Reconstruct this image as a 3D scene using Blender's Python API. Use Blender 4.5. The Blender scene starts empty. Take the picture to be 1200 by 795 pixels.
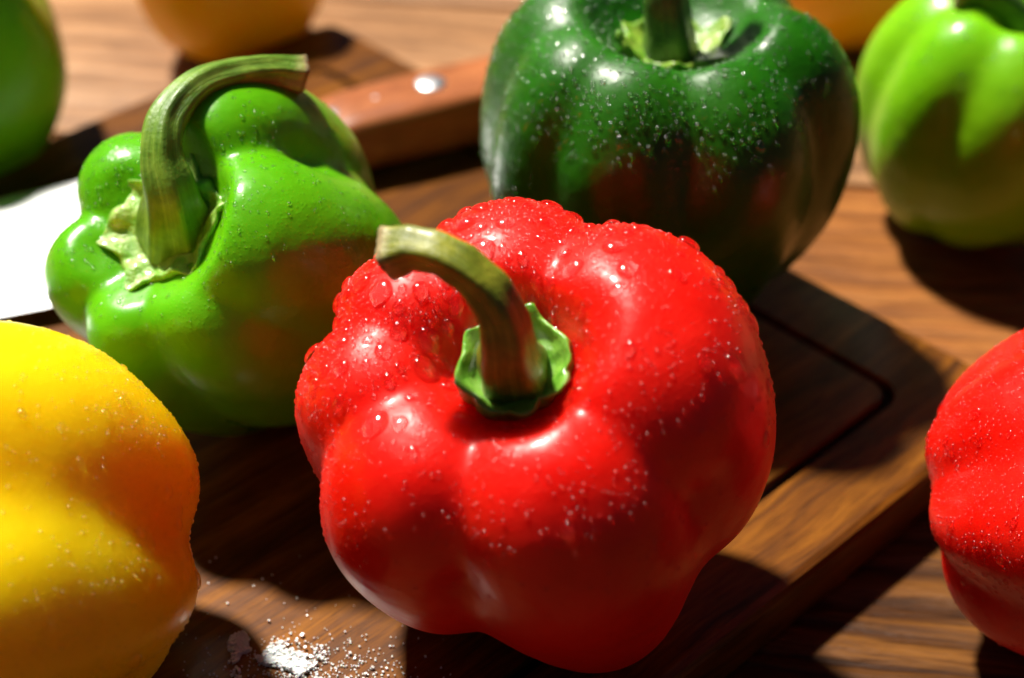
import bpy, math, random
import numpy as np
from mathutils import Vector, Matrix

random.seed(7)
RNG = np.random.RandomState(11)
CM = 0.01
S = bpy.context.scene
COL = S.collection

# ------------------------------------------------------------------ camera
PITCH = math.radians(38)
cam_d = bpy.data.cameras.new("camera")
cam = bpy.data.objects.new("camera", cam_d)
COL.objects.link(cam)
cam.location = (-0.00363, -0.24826, 0.25825)
cam.rotation_euler = (math.radians(90) - PITCH, 0, 0)
cam_d.sensor_width = 36
cam_d.lens = 60
cam_d.clip_start = 0.01
cam_d.clip_end = 50
cam_d.dof.use_dof = True
cam_d.dof.focus_distance = 0.320
cam_d.dof.aperture_fstop = 9.0
cam_d.dof.aperture_blades = 0
S.camera = cam

# ------------------------------------------------------------------ sky, sun, exposure
SUN_EL = math.radians(59)
SUN_AZ = math.radians(43)          # measured from straight ahead (+Y) towards the left (-X)
to_sun = Vector((-math.sin(SUN_AZ) * math.cos(SUN_EL), math.cos(SUN_AZ) * math.cos(SUN_EL), math.sin(SUN_EL)))
w = bpy.data.worlds.new("World")
S.world = w
w.use_nodes = True
nt = w.node_tree
nt.nodes.clear()
sky = nt.nodes.new("ShaderNodeTexSky")
sky.sky_type = 'NISHITA'
sky.sun_disc = False
sky.sun_elevation = SUN_EL
sky.sun_rotation = -SUN_AZ
bg = nt.nodes.new("ShaderNodeBackground")
bg.inputs[1].default_value = 0.007
wo = nt.nodes.new("ShaderNodeOutputWorld")
nt.links.new(sky.outputs[0], bg.inputs[0])
nt.links.new(bg.outputs[0], wo.inputs[0])
sun_d = bpy.data.lights.new("sun", 'SUN')
sun_d.energy = 5.0
sun_d.angle = math.radians(4.5)
sun_d.color = (1.0, 0.94, 0.84)
sun = bpy.data.objects.new("sun", sun_d)
COL.objects.link(sun)
sun.rotation_euler = to_sun.to_track_quat('Z', 'Y').to_euler()
S.view_settings.view_transform = 'Standard'
S.view_settings.look = 'None'
S.view_settings.exposure = 0.9
S.view_settings.gamma = 1
S.cycles.use_denoising = True
S.cycles.max_bounces = 10
S.cycles.transparent_max_bounces = 12
S.cycles.sample_clamp_indirect = 10

# ------------------------------------------------------------------ helpers
def tag(o, label=None, cat=None, group=None, kind=None):
    if label: o['label'] = label
    if cat: o['category'] = cat
    if group: o['group'] = group
    if kind: o['kind'] = kind
    return o

def empty(name, loc, label=None, cat=None, group=None, kind=None):
    o = bpy.data.objects.new(name, None)
    o.empty_display_size = 0.01
    COL.objects.link(o)
    o.location = loc
    return tag(o, label, cat, group, kind)

def mesh_np(name, V, F, mat, parent=None, smooth=True, origin=None):
    """V world-space vertices (numpy), F list/array of faces; origin = location of the parent"""
    V = np.asarray(V, float)
    if origin is not None:
        V = V - np.asarray(origin)
    me = bpy.data.meshes.new(name)
    me.from_pydata(V.tolist(), [], [tuple(int(i) for i in f) for f in F])
    if smooth:
        me.polygons.foreach_set('use_smooth', [True] * len(me.polygons))
    me.update()
    if mat: me.materials.append(mat)
    o = bpy.data.objects.new(name, me)
    COL.objects.link(o)
    if parent: o.parent = parent
    return o

def grid_faces(nr, nc, wrap=True):
    i = np.arange(nr - 1)[:, None]; j = np.arange(nc if wrap else nc - 1)[None, :]
    j2 = (j + 1) % nc
    a = i * nc + j; b = i * nc + j2; c = (i + 1) * nc + j2; d = (i + 1) * nc + j
    return np.stack([a, b, c, d], -1).reshape(-1, 4)

class Noise3:
    """smooth band-limited noise as a sum of random sines"""
    def __init__(s, freq, n=14, seed=0):
        r = np.random.RandomState(seed)
        k = r.normal(size=(n, 3)); k /= np.linalg.norm(k, axis=1)[:, None]
        s.k = k * freq * r.uniform(.6, 1.5, (n, 1)); s.p = r.uniform(0, 6.28, n); s.n = n
    def __call__(s, P):
        return np.sin(P @ s.k.T + s.p).sum(1) / math.sqrt(s.n)

def catmull(P, n):
    P = np.asarray(P, float)
    Q = np.vstack([2 * P[0] - P[1], P, 2 * P[-1] - P[-2]])
    out = []
    m = len(P) - 1
    for t in np.linspace(0, m, n):
        i = min(int(t), m - 1); u = t - i
        a, b, c, d = Q[i], Q[i + 1], Q[i + 2], Q[i + 3]
        out.append(.5 * ((2 * b) + (c - a) * u + (2 * a - 5 * b + 4 * c - d) * u * u + (3 * b - a - 3 * c + d) * u ** 3))
    return np.array(out)

# ------------------------------------------------------------------ node helpers
def new_mat(name):
    m = bpy.data.materials.new(name); m.use_nodes = True
    n = m.node_tree; n.nodes.clear()
    out = n.nodes.new("ShaderNodeOutputMaterial")
    return m, n, out

def N(n, typ, **kw):
    x = n.nodes.new(typ)
    for k, v in kw.items():
        if k.startswith('i_'):
            key = k[2:]
            key = int(key) if key.isdigit() else key.replace('_', ' ')
            x.inputs[key].default_value = v
        else:
            setattr(x, k, v)
    return x

def ramp(n, stops, fac=None):
    r = n.nodes.new("ShaderNodeValToRGB")
    e = r.color_ramp.elements
    while len(e) > 1: e.remove(e[0])
    e[0].position = stops[0][0]; e[0].color = (*stops[0][1], 1)
    for p, c in stops[1:]:
        q = e.new(p); q.color = (*c, 1)
    if fac is not None: n.links.new(fac, r.inputs[0])
    return r

def pepper_skin(name, base, alt, sss_radius, sss=0.35, scale=0.006, rough=0.36, haze=0.4, spec=0.33, seed=0.0, wet_z=0.0, micro=.28):
    m, n, out = new_mat(name)
    L = n.links.new
    tc = N(n, "ShaderNodeTexCoord")
    mp = N(n, "ShaderNodeMapping"); mp.inputs['Location'].default_value = (seed, seed * 1.7, 0)
    L(tc.outputs['Object'], mp.inputs[0])
    big = N(n, "ShaderNodeTexNoise", i_Scale=38.0, i_Detail=4.0, i_Roughness=0.6); L(mp.outputs[0], big.inputs['Vector'])
    fine = N(n, "ShaderNodeTexNoise", i_Scale=420.0, i_Detail=3.0, i_Roughness=0.6); L(mp.outputs[0], fine.inputs['Vector'])
    cr = ramp(n, [(.30, base), (.72, alt)], big.outputs[0])
    spk = ramp(n, [(.60, (0, 0, 0)), (.80, (1, 1, 1))], fine.outputs[0])
    mx = N(n, "ShaderNodeMixRGB", blend_type='MIX')
    fm = N(n, "ShaderNodeMath", operation='MULTIPLY', i_1=0.12); L(spk.outputs[0], fm.inputs[0])
    L(fm.outputs[0], mx.inputs[0]); L(cr.outputs[0], mx.inputs[1])
    mx.inputs[2].default_value = (min(1, alt[0] * 1.25 + .02), min(1, alt[1] * 1.25 + .02), alt[2] + .01, 1)
    bs = N(n, "ShaderNodeBsdfPrincipled")
    L(mx.outputs[0], bs.inputs['Base Color'])
    bs.inputs['Subsurface Weight'].default_value = sss
    bs.inputs['Subsurface Radius'].default_value = sss_radius
    bs.inputs['Subsurface Scale'].default_value = scale
    bs.inputs['Specular IOR Level'].default_value = spec
    rr = N(n, "ShaderNodeMapRange", i_1=.3, i_2=.7, i_3=rough * .8, i_4=rough * 1.35); L(big.outputs[0], rr.inputs[0])
    L(rr.outputs[0], bs.inputs['Roughness'])
    bs.inputs['Coat Weight'].default_value = haze * .25
    bs.inputs['Coat Roughness'].default_value = 0.13
    # micro condensation: tiny beads of water too small to model
    vo = N(n, "ShaderNodeTexVoronoi", i_Scale=1150.0); L(mp.outputs[0], vo.inputs['Vector'])
    vr = N(n, "ShaderNodeMapRange", i_1=.0, i_2=.42, i_3=1.0, i_4=0.0); L(vo.outputs['Distance'], vr.inputs[0])
    pn = N(n, "ShaderNodeTexNoise", i_Scale=70.0, i_Detail=3.0); L(mp.outputs[0], pn.inputs['Vector'])
    pr = N(n, "ShaderNodeMapRange", i_1=.40, i_2=.56, i_3=0.0, i_4=1.0); L(pn.outputs[0], pr.inputs[0])
    geo = N(n, "ShaderNodeNewGeometry"); sx = N(n, "ShaderNodeSeparateXYZ"); L(geo.outputs['Position'], sx.inputs[0])
    zr = N(n, "ShaderNodeMapRange", i_1=0.035 + wet_z, i_2=0.06 + wet_z, i_3=0.0, i_4=1.0); L(sx.outputs['Z'], zr.inputs[0])
    m1 = N(n, "ShaderNodeMath", operation='MULTIPLY'); L(pr.outputs[0], m1.inputs[0]); L(zr.outputs[0], m1.inputs[1])
    m2 = N(n, "ShaderNodeMath", operation='MULTIPLY'); L(vr.outputs[0], m2.inputs[0]); L(m1.outputs[0], m2.inputs[1])
    b1 = N(n, "ShaderNodeBump", i_Strength=micro, i_Distance=0.0003); L(m2.outputs[0], b1.inputs['Height'])
    b2 = N(n, "ShaderNodeBump", i_Strength=0.10, i_Distance=0.0006); L(fine.outputs[0], b2.inputs['Height']); L(b1.outputs[0], b2.inputs['Normal'])
    b3 = N(n, "ShaderNodeBump", i_Strength=0.35, i_Distance=0.0012)
    mid = N(n, "ShaderNodeTexNoise", i_Scale=140.0, i_Detail=2.0); L(mp.outputs[0], mid.inputs['Vector'])
    L(mid.outputs[0], b3.inputs['Height']); L(b2.outputs[0], b3.inputs['Normal'])
    L(b3.outputs[0], bs.inputs['Normal'])
    b4 = N(n, "ShaderNodeBump", i_Strength=0.2, i_Distance=0.0012); L(mid.outputs[0], b4.inputs['Height'])
    L(b4.outputs[0], bs.inputs['Coat Normal'])
    L(bs.outputs[0], out.inputs[0])
    return m

def stalk_mat(name, c1, c2, c3, rough=0.45, scale=1.0, tip=.8):
    """green stalk with lengthwise fibres; UV.y runs round the stalk, UV.x along it"""
    m, n, out = new_mat(name); L = n.links.new
    tc = N(n, "ShaderNodeTexCoord")
    mp = N(n, "ShaderNodeMapping"); mp.inputs['Scale'].default_value = (3.5 * scale, 26, 1)
    L(tc.outputs['UV'], mp.inputs[0])
    a = N(n, "ShaderNodeTexNoise", i_Scale=1.0, i_Detail=5.0, i_Roughness=0.65); L(mp.outputs[0], a.inputs['Vector'])
    b = N(n, "ShaderNodeTexNoise", i_Scale=170.0, i_Detail=4.0); L(tc.outputs['Object'], b.inputs['Vector'])
    r1 = ramp(n, [(.30, c1), (.5, c2), (.70, c3)], a.outputs[0])
    r2 = ramp(n, [(.4, c1), (.7, c3)], b.outputs[0])
    mx = N(n, "ShaderNodeMixRGB", i_0=0.4); L(r1.outputs[0], mx.inputs[1]); L(r2.outputs[0], mx.inputs[2])
    sp = N(n, "ShaderNodeSeparateXYZ"); L(tc.outputs['UV'], sp.inputs[0])
    ta = N(n, "ShaderNodeMath", operation='MULTIPLY_ADD', i_1=0.14); L(b.outputs[0], ta.inputs[0]); L(sp.outputs[0], ta.inputs[2])
    tr_ = N(n, "ShaderNodeMapRange", i_1=.97, i_2=1.05, i_3=0.0, i_4=tip); L(ta.outputs[0], tr_.inputs[0])
    tm = N(n, "ShaderNodeMixRGB"); L(tr_.outputs[0], tm.inputs[0]); L(mx.outputs[0], tm.inputs[1]); tm.inputs[2].default_value = (.42, .34, .13, 1); mx = tm
    bs = N(n, "ShaderNodeBsdfPrincipled", i_Roughness=rough); L(mx.outputs[0], bs.inputs['Base Color'])
    bs.inputs['Subsurface Weight'].default_value = 0.2
    bs.inputs['Subsurface Radius'].default_value = (.4, 1, .15)
    bs.inputs['Subsurface Scale'].default_value = 0.002
    bs.inputs['Coat Weight'].default_value = 0.1
    bs.inputs['Coat Roughness'].default_value = 0.18
    bu = N(n, "ShaderNodeBump", i_Strength=0.7, i_Distance=0.0005); L(a.outputs[0], bu.inputs['Height'])
    bv = N(n, "ShaderNodeBump", i_Strength=0.4, i_Distance=0.0004)
    c = N(n, "ShaderNodeTexNoise", i_Scale=900.0, i_Detail=2.0); L(tc.outputs['Object'], c.inputs['Vector'])
    L(c.outputs[0], bv.inputs['Height']); L(bu.outputs[0], bv.inputs['Normal']); L(bv.outputs[0], bs.inputs['Normal'])
    L(bs.outputs[0], out.inputs[0])
    return m

def plain_noise_mat(name, c1, c2, scale, rough=0.5, bump=0.4, dist=0.0005, coat=0.0, metallic=0.0, sss=0.0):
    m, n, out = new_mat(name); L = n.links.new
    tc = N(n, "ShaderNodeTexCoord")
    a = N(n, "ShaderNodeTexNoise", i_Scale=scale, i_Detail=5.0, i_Roughness=0.65); L(tc.outputs['Object'], a.inputs['Vector'])
    r = ramp(n, [(.35, c1), (.68, c2)], a.outputs[0])
    bs = N(n, "ShaderNodeBsdfPrincipled", i_Roughness=rough, i_Metallic=metallic); L(r.outputs[0], bs.inputs['Base Color'])
    bs.inputs['Coat Weight'].default_value = coat
    bs.inputs['Coat Roughness'].default_value = 0.1
    if sss:
        bs.inputs['Subsurface Weight'].default_value = sss
        bs.inputs['Subsurface Radius'].default_value = (.5, 1, .2)
        bs.inputs['Subsurface Scale'].default_value = 0.002
    bu = N(n, "ShaderNodeBump", i_Strength=bump, i_Distance=dist); L(a.outputs[0], bu.inputs['Height'])
    L(bu.outputs[0], bs.inputs['Normal']); L(bs.outputs[0], out.inputs[0])
    return m

def wood_mat(name, dark, mid, light, scale=1.0, rough=0.4, coat=0.0, bump=0.5, coord='Object', seed=0.0, stretch=16.0, pores=1.0, bdist=0.0006, ridges=0.0):
    """grain runs along local X"""
    m, n, out = new_mat(name); L = n.links.new
    tc = N(n, "ShaderNodeTexCoord")
    oi = N(n, "ShaderNodeObjectInfo")
    rm = N(n, "ShaderNodeMath", operation='MULTIPLY', i_1=3.7); L(oi.outputs['Random'], rm.inputs[0])
    cx = N(n, "ShaderNodeCombineXYZ"); L(rm.outputs[0], cx.inputs[0]); L(rm.outputs[0], cx.inputs[1]); cx.inputs[2].default_value = seed
    ad = N(n, "ShaderNodeVectorMath", operation='ADD'); L(tc.outputs[coord], ad.inputs[0]); L(cx.outputs[0], ad.inputs[1])
    wv = N(n, "ShaderNodeTexNoise", i_Scale=9.0 * scale, i_Detail=2.0); L(ad.outputs[0], wv.inputs['Vector'])
    ws = N(n, "ShaderNodeVectorMath", operation='SCALE'); ws.inputs['Scale'].default_value = 0.018 / scale; L(wv.outputs['Color'], ws.inputs[0])
    ad2 = N(n, "ShaderNodeVectorMath", operation='ADD'); L(ad.outputs[0], ad2.inputs[0]); L(ws.outputs[0], ad2.inputs[1])
    mp = N(n, "ShaderNodeMapping"); mp.inputs['Scale'].default_value = (1.0, stretch, stretch); L(ad2.outputs[0], mp.inputs[0])
    g1 = N(n, "ShaderNodeTexNoise", i_Scale=9.0 * scale, i_Detail=7.0, i_Roughness=0.66, i_Distortion=0.5); L(mp.outputs[0], g1.inputs['Vector'])
    mp2 = N(n, "ShaderNodeMapping"); mp2.inputs['Scale'].default_value = (1.0, stretch * 1.6, stretch * 1.6); L(ad2.outputs[0], mp2.inputs[0])
    g2 = N(n, "ShaderNodeTexNoise", i_Scale=48.0 * scale, i_Detail=3.0, i_Roughness=0.7); L(mp2.outputs[0], g2.inputs['Vector'])
    big = N(n, "ShaderNodeTexNoise", i_Scale=14.0 * scale, i_Detail=3.0); L(ad2.outputs[0], big.inputs['Vector'])
    r1 = ramp(n, [(.28, dark), (.48, mid), (.72, light)], g1.outputs[0])
    r2 = ramp(n, [(.34, (.35, .30, .28)), (.50, (1, 1, 1))], g2.outputs[0])
    mu = N(n, "ShaderNodeMixRGB", blend_type='MULTIPLY', i_0=0.75 * pores); L(r1.outputs[0], mu.inputs[1]); L(r2.outputs[0], mu.inputs[2])
    r3 = ramp(n, [(.3, (.62, .58, .55)), (.7, (1.15, 1.12, 1.1))], big.outputs[0])
    mv = N(n, "ShaderNodeMixRGB", blend_type='MULTIPLY', i_0=0.8); L(mu.outputs[0], mv.inputs[1]); L(r3.outputs[0], mv.inputs[2])
    if ridges:
        wvt = N(n, "ShaderNodeTexWave", wave_type='BANDS', bands_direction='Y', i_Scale=38.0, i_Distortion=11.0, i_Detail=4.0)
        wvt.inputs['Detail Scale'].default_value = 1.2
        mpw = N(n, "ShaderNodeMapping"); mpw.inputs['Scale'].default_value = (.16, 1, 1); L(ad2.outputs[0], mpw.inputs[0]); L(mpw.outputs[0], wvt.inputs['Vector'])
        rw = ramp(n, [(.12, (.30, .24, .20)), (.55, (1, 1, 1))], wvt.outputs[0])
        mw = N(n, "ShaderNodeMixRGB", blend_type='MULTIPLY', i_0=ridges); L(mv.outputs[0], mw.inputs[1]); L(rw.outputs[0], mw.inputs[2]); mv = mw
    bs = N(n, "ShaderNodeBsdfPrincipled"); L(mv.outputs[0], bs.inputs['Base Color'])
    bs.inputs['Specular IOR Level'].default_value = 0.22
    rr = N(n, "ShaderNodeMapRange", i_1=.3, i_2=.7, i_3=rough * 1.25, i_4=rough * .85); L(g1.outputs[0], rr.inputs[0]); L(rr.outputs[0], bs.inputs['Roughness'])
    bs.inputs['Coat Weight'].default_value = coat
    bs.inputs['Coat Roughness'].default_value = 0.25
    am = N(n, "ShaderNodeMath", operation='MULTIPLY_ADD', i_1=0.35); L(g2.outputs[0], am.inputs[0]); L(g1.outputs[0], am.inputs[2])
    if ridges:
        am2 = N(n, "ShaderNodeMath", operation='MULTIPLY_ADD', i_1=ridges); L(wvt.outputs[0], am2.inputs[0]); L(am.outputs[0], am2.inputs[2]); am = am2
    bu = N(n, "ShaderNodeBump", i_Strength=bump, i_Distance=bdist); L(am.outputs[0], bu.inputs['Height'])
    L(bu.outputs[0], bs.inputs['Normal']); L(bs.outputs[0], out.inputs[0])
    return m

def water_mat(name, rough=0.13, base=0.07, refr=0.0):
    """thin clear bead: passes light straight through, reflects by Schlick's law on either side"""
    m, n, out = new_mat(name); L = n.links.new
    tr = N(n, "ShaderNodeBsdfTransparent"); tr.inputs[0].default_value = (1, 1, 1, 1)
    gl = N(n, "ShaderNodeBsdfGlossy", i_Roughness=rough)
    ge = N(n, "ShaderNodeNewGeometry")
    dt = N(n, "ShaderNodeVectorMath", operation='DOT_PRODUCT'); L(ge.outputs['Normal'], dt.inputs[0]); L(ge.outputs['Incoming'], dt.inputs[1])
    ab = N(n, "ShaderNodeMath", operation='ABSOLUTE'); L(dt.outputs['Value'], ab.inputs[0])
    iv = N(n, "ShaderNodeMath", operation='SUBTRACT', i_0=1.0); L(ab.outputs[0], iv.inputs[1])
    pw = N(n, "ShaderNodeMath", operation='POWER', i_1=5.0); L(iv.outputs[0], pw.inputs[0])
    fr = N(n, "ShaderNodeMath", operation='MULTIPLY_ADD', i_1=0.6, i_2=base); L(pw.outputs[0], fr.inputs[0])
    rf = N(n, "ShaderNodeBsdfRefraction", i_Roughness=0.0, i_IOR=1.33)
    m0 = N(n, "ShaderNodeMixShader", i_0=refr); L(tr.outputs[0], m0.inputs[1]); L(rf.outputs[0], m0.inputs[2]); tr = m0
    mx = N(n, "ShaderNodeMixShader"); L(fr.outputs[0], mx.inputs[0]); L(tr.outputs[0], mx.inputs[1]); L(gl.outputs[0], mx.inputs[2])
    L(mx.outputs[0], out.inputs[0])
    return m

MAT = {}
MAT['red'] = pepper_skin('red_pepper_skin', (.66, .004, .001), (.86, .009, .002), (1.0, .06, .03), sss=.75, scale=.015)
MAT['yellow'] = pepper_skin('yellow_pepper_skin', (.90, .60, .002), (.94, .66, .003), (1.0, .90, .04), sss=1.0, scale=.022, rough=.27, seed=3.1)
MAT['orange'] = pepper_skin('orange_pepper_skin', (.90, .46, .002), (.94, .54, .003), (1.0, .6, .03), sss=.9, scale=.02, seed=5.2)
MAT['green'] = pepper_skin('light_green_pepper_skin', (.075, .33, .001), (.12, .43, .002), (.35, 1.0, .03), sss=.45, scale=.006, rough=.3, seed=1.3)
MAT['lime'] = pepper_skin('lime_green_pepper_skin', (.13, .40, .002), (.20, .50, .003), (.5, 1.0, .03), sss=.7, scale=.010, rough=.3, seed=7.7)
MAT['darkgreen'] = pepper_skin('dark_green_pepper_skin', (.006, .078, .001), (.020, .140, .001), (.2, 1.0, .1), sss=.3, scale=.004, rough=.32, haze=.12, seed=2.2, micro=.2)
MAT['stalk_red'] = stalk_mat('olive_green_stalk', (.06, .085, .004), (.19, .22, .010), (.42, .40, .035), rough=.42)
MAT['stalk_green'] = stalk_mat('fresh_green_stalk', (.05, .13, .006), (.13, .26, .015), (.30, .46, .06), rough=.42)
MAT['stalk_dark'] = stalk_mat('dark_green_stalk', (.02, .06, .004), (.05, .13, .01), (.12, .24, .02), rough=.45)
MAT['cut'] = plain_noise_mat('dry_cut_stalk_end', (.14, .09, .03), (.42, .33, .15), 500, rough=.8, bump=.9, dist=.0008)
MAT['calyx'] = plain_noise_mat('green_calyx', (.07, .24, .01), (.24, .48, .06), 260, rough=.3, bump=.8, dist=.0007, coat=.5, sss=.3)
MAT['calyx_pale'] = plain_noise_mat('pale_wrinkled_calyx', (.16, .40, .03), (.45, .62, .16), 300, rough=.28, bump=1.0, dist=.0012, coat=.7, sss=.3)
MAT['calyx_dark'] = plain_noise_mat('green_calyx_with_dry_spots', (.09, .26, .01), (.30, .42, .05), 200, rough=.35, bump=.8, dist=.0008, coat=.4, sss=.3)
MAT['brown_rim'] = plain_noise_mat('dried_brown_sepal', (.25, .12, .03), (.55, .38, .16), 300, rough=.6, bump=.8)
MAT['water'] = water_mat('fine_water')
MAT['drop'] = water_mat('water_drops', rough=.10, base=.06, refr=.8)
MAT['fine_plain'] = MAT['water']
MAT['fine'] = water_mat('fine_water_beads', rough=.20, base=.045, refr=.75)
MAT['board'] = wood_mat('oiled_board_wood', (.028, .008, .001), (.125, .040, .0035), (.27, .10, .010), scale=1.6, rough=.34, coat=.15, bump=.35, stretch=14)
MAT['groove'] = wood_mat('stained_groove_wood', (.008, .003, .001), (.022, .009, .003), (.04, .016, .005), scale=1.6, rough=.5, bump=.3)
MAT['table'] = wood_mat('weathered_table_wood', (.06, .020, .005), (.32, .115, .024), (.56, .24, .06), scale=1.0, rough=.5, bump=.8, stretch=15, seed=2.0, bdist=.0012, ridges=.4)
MAT['table_pale'] = wood_mat('sheen_pale_table_wood', (.10, .045, .018), (.36, .18, .075), (.56, .32, .16), scale=1.0, rough=.5, bump=.6, stretch=15, seed=4.0, bdist=.001, ridges=.25)  # far planks: pale light sheen put into the wood colour
MAT['table_dark'] = wood_mat('dimmed_table_wood', (.020, .007, .001), (.12, .045, .009), (.26, .11, .024), scale=1.0, rough=.45, bump=.9, stretch=15, seed=6.0, bdist=.0016, ridges=.8)  # front planks: weaker sun sheen and bounce painted as darker wood
MAT['handle'] = wood_mat('reddish_handle_wood', (.16, .045, .014), (.36, .11, .035), (.50, .19, .07), scale=2.2, rough=.38, bump=.3, stretch=10, coat=.2)
m, n, out = new_mat('brushed_blade_steel')
tc = N(n, "ShaderNodeTexCoord"); mp = N(n, "ShaderNodeMapping"); mp.inputs['Scale'].default_value = (3, 260, 3); n.links.new(tc.outputs['Object'], mp.inputs[0])
nz = N(n, "ShaderNodeTexNoise", i_Scale=12.0, i_Detail=4.0); n.links.new(mp.outputs[0], nz.inputs['Vector'])
bs = N(n, "ShaderNodeBsdfPrincipled", i_Metallic=1.0, i_Roughness=.42); bs.inputs['Base Color'].default_value = (.82, .83, .85, 1)
bu = N(n, "ShaderNodeBump", i_Strength=.25, i_Distance=.0003); n.links.new(nz.outputs[0], bu.inputs['Height']); n.links.new(bu.outputs[0], bs.inputs['Normal'])
n.links.new(bs.outputs[0], out.inputs[0]); MAT['steel'] = m
MAT['rivet'] = plain_noise_mat('rivet_steel', (.75, .75, .77), (.9, .9, .92), 300, rough=.35, bump=.2, metallic=1.0)
m, n, out = new_mat('salt_crystals')
bs = N(n, "ShaderNodeBsdfPrincipled", i_Roughness=.25); bs.inputs['Base Color'].default_value = (.74, .73, .72, 1)
bs.inputs['Subsurface Weight'].default_value = .3; bs.inputs['Subsurface Scale'].default_value = .001
n.links.new(bs.outputs[0], out.inputs[0]); MAT['salt'] = m

# ------------------------------------------------------------------ the table: planks with open joints
TABLE_Z = -0.015
table = empty('table', (0, 0.1, TABLE_Z), kind='structure')
TROT = math.radians(-7)
def box_mesh(name, sx, sy, sz, bevel=0.0012, segs=2, mat=None):
    """box with rounded edges, top at z=0, centred in x and y"""
    import bmesh
    bm = bmesh.new()
    bmesh.ops.create_cube(bm, size=1)
    for v in bm.verts:
        v.co = Vector((v.co.x * sx, v.co.y * sy, (v.co.z - .5) * sz))
    bmesh.ops.bevel(bm, geom=bm.edges[:], offset=bevel, segments=segs, profile=.5, affect='EDGES')
    me = bpy.data.meshes.new(name); bm.to_mesh(me); bm.free()
    me.polygons.foreach_set('use_smooth', [True] * len(me.polygons))
    if mat: me.materials.append(mat)
    return me
# joint lines: perpendicular offsets (measured along the plank-normal) of the plank edges
edges = [-0.62, -0.47, -0.315, -0.165, 0.050, 0.186, 0.286, 0.42, 0.58, 0.73]
nx, ny = -math.sin(TROT), math.cos(TROT)
for i in range(len(edges) - 1):
    y0, y1 = edges[i], edges[i + 1]
    wdt = y1 - y0 - 0.0022
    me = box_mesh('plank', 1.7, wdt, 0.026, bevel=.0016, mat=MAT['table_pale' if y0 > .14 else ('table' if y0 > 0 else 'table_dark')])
    o = bpy.data.objects.new('plank', me); COL.objects.link(o); o.parent = table
    yc = (y0 + y1) / 2
    o.location = Vector((nx * yc, ny * yc, random.uniform(-.0004, 0))) - Vector((0, 0.1, 0))
    o.rotation_euler = (0, 0, TROT)
ground_me = box_mesh('tabletop_frame', 1.66, 1.25, .02, mat=MAT['table'])
o = bpy.data.objects.new('support_board', ground_me); COL.objects.link(o); o.parent = table
o.location = (0, 0, -.030); o.rotation_euler = (0, 0, TROT)

# ------------------------------------------------------------------ the cutting board
CORNER = np.array([.119, .0615]); D1 = np.array([-.7220, -.6919]); D2 = np.array([-.6919, .7220])
BL, BW, BT = 0.42, 0.262, 0.0148
bc = CORNER + D1 * BL / 2 + D2 * BW / 2
board = empty('cutting_board', (bc[0], bc[1], TABLE_Z + .0002), 'thick oiled wooden chopping board with a routed groove, lying under the peppers and the knife', 'cutting board')
ang = math.atan2(-D1[1], -D1[0])       # local +X points towards the far right corner
board.rotation_euler = (0, 0, ang)
def build_board():
    import bmesh
    hl, hw = BL / 2, BW / 2
    bm = bmesh.new()
    # groove path inset from the edge; cross-section profile swept as rounded rectangle loops
    def loop(inset, z, rad, seg=8):
        vs = []
        x, y = hl - inset, hw - inset
        rad = max(rad, .0003)
        for cx, cy, a0 in ((x - rad, y - rad, 0), (-x + rad, y - rad, 90), (-x + rad, -y + rad, 180), (x - rad, -y + rad, 270)):
            for k in range(seg + 1):
                a = math.radians(a0 + 90 * k / seg)
                vs.append(bm.verts.new((cx + rad * math.cos(a), cy + rad * math.sin(a), z)))
        return vs
    g = 0.0205
    T = BT - .0002
    prof = [(.0015, 0, .004), (0, .0015, .0055), (0, T - .0022, .0055), (.0007, T - .0007, .0050), (.0022, T, .0040),
            (g, T, .0075), (g + .0003, T - .0012, .0072), (g + .0008, T - .0022, .007), (g + .0015, T - .0026, .0066),
            (g + .0022, T - .0022, .006), (g + .0027, T - .0012, .0055), (g + .0030, T, .005)]
    loops = [loop(*p) for p in prof]
    for q, (a, b) in enumerate(zip(loops, loops[1:])):
        for i in range(len(a)):
            j = (i + 1) % len(a)
            bm.faces.new((a[i], a[j], b[j], b[i])).material_index = 1 if 6 <= q <= 9 else 0
    bm.faces.new(loops[-1]); bm.faces.new(list(reversed(loops[0])))
    me = bpy.data.meshes.new('board_slab'); bm.to_mesh(me); bm.free()
    me.materials.append(MAT['board']); me.materials.append(MAT['groove'])
    o = bpy.data.objects.new('board_slab', me); COL.objects.link(o); o.parent = board
    return o
build_board()

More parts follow.
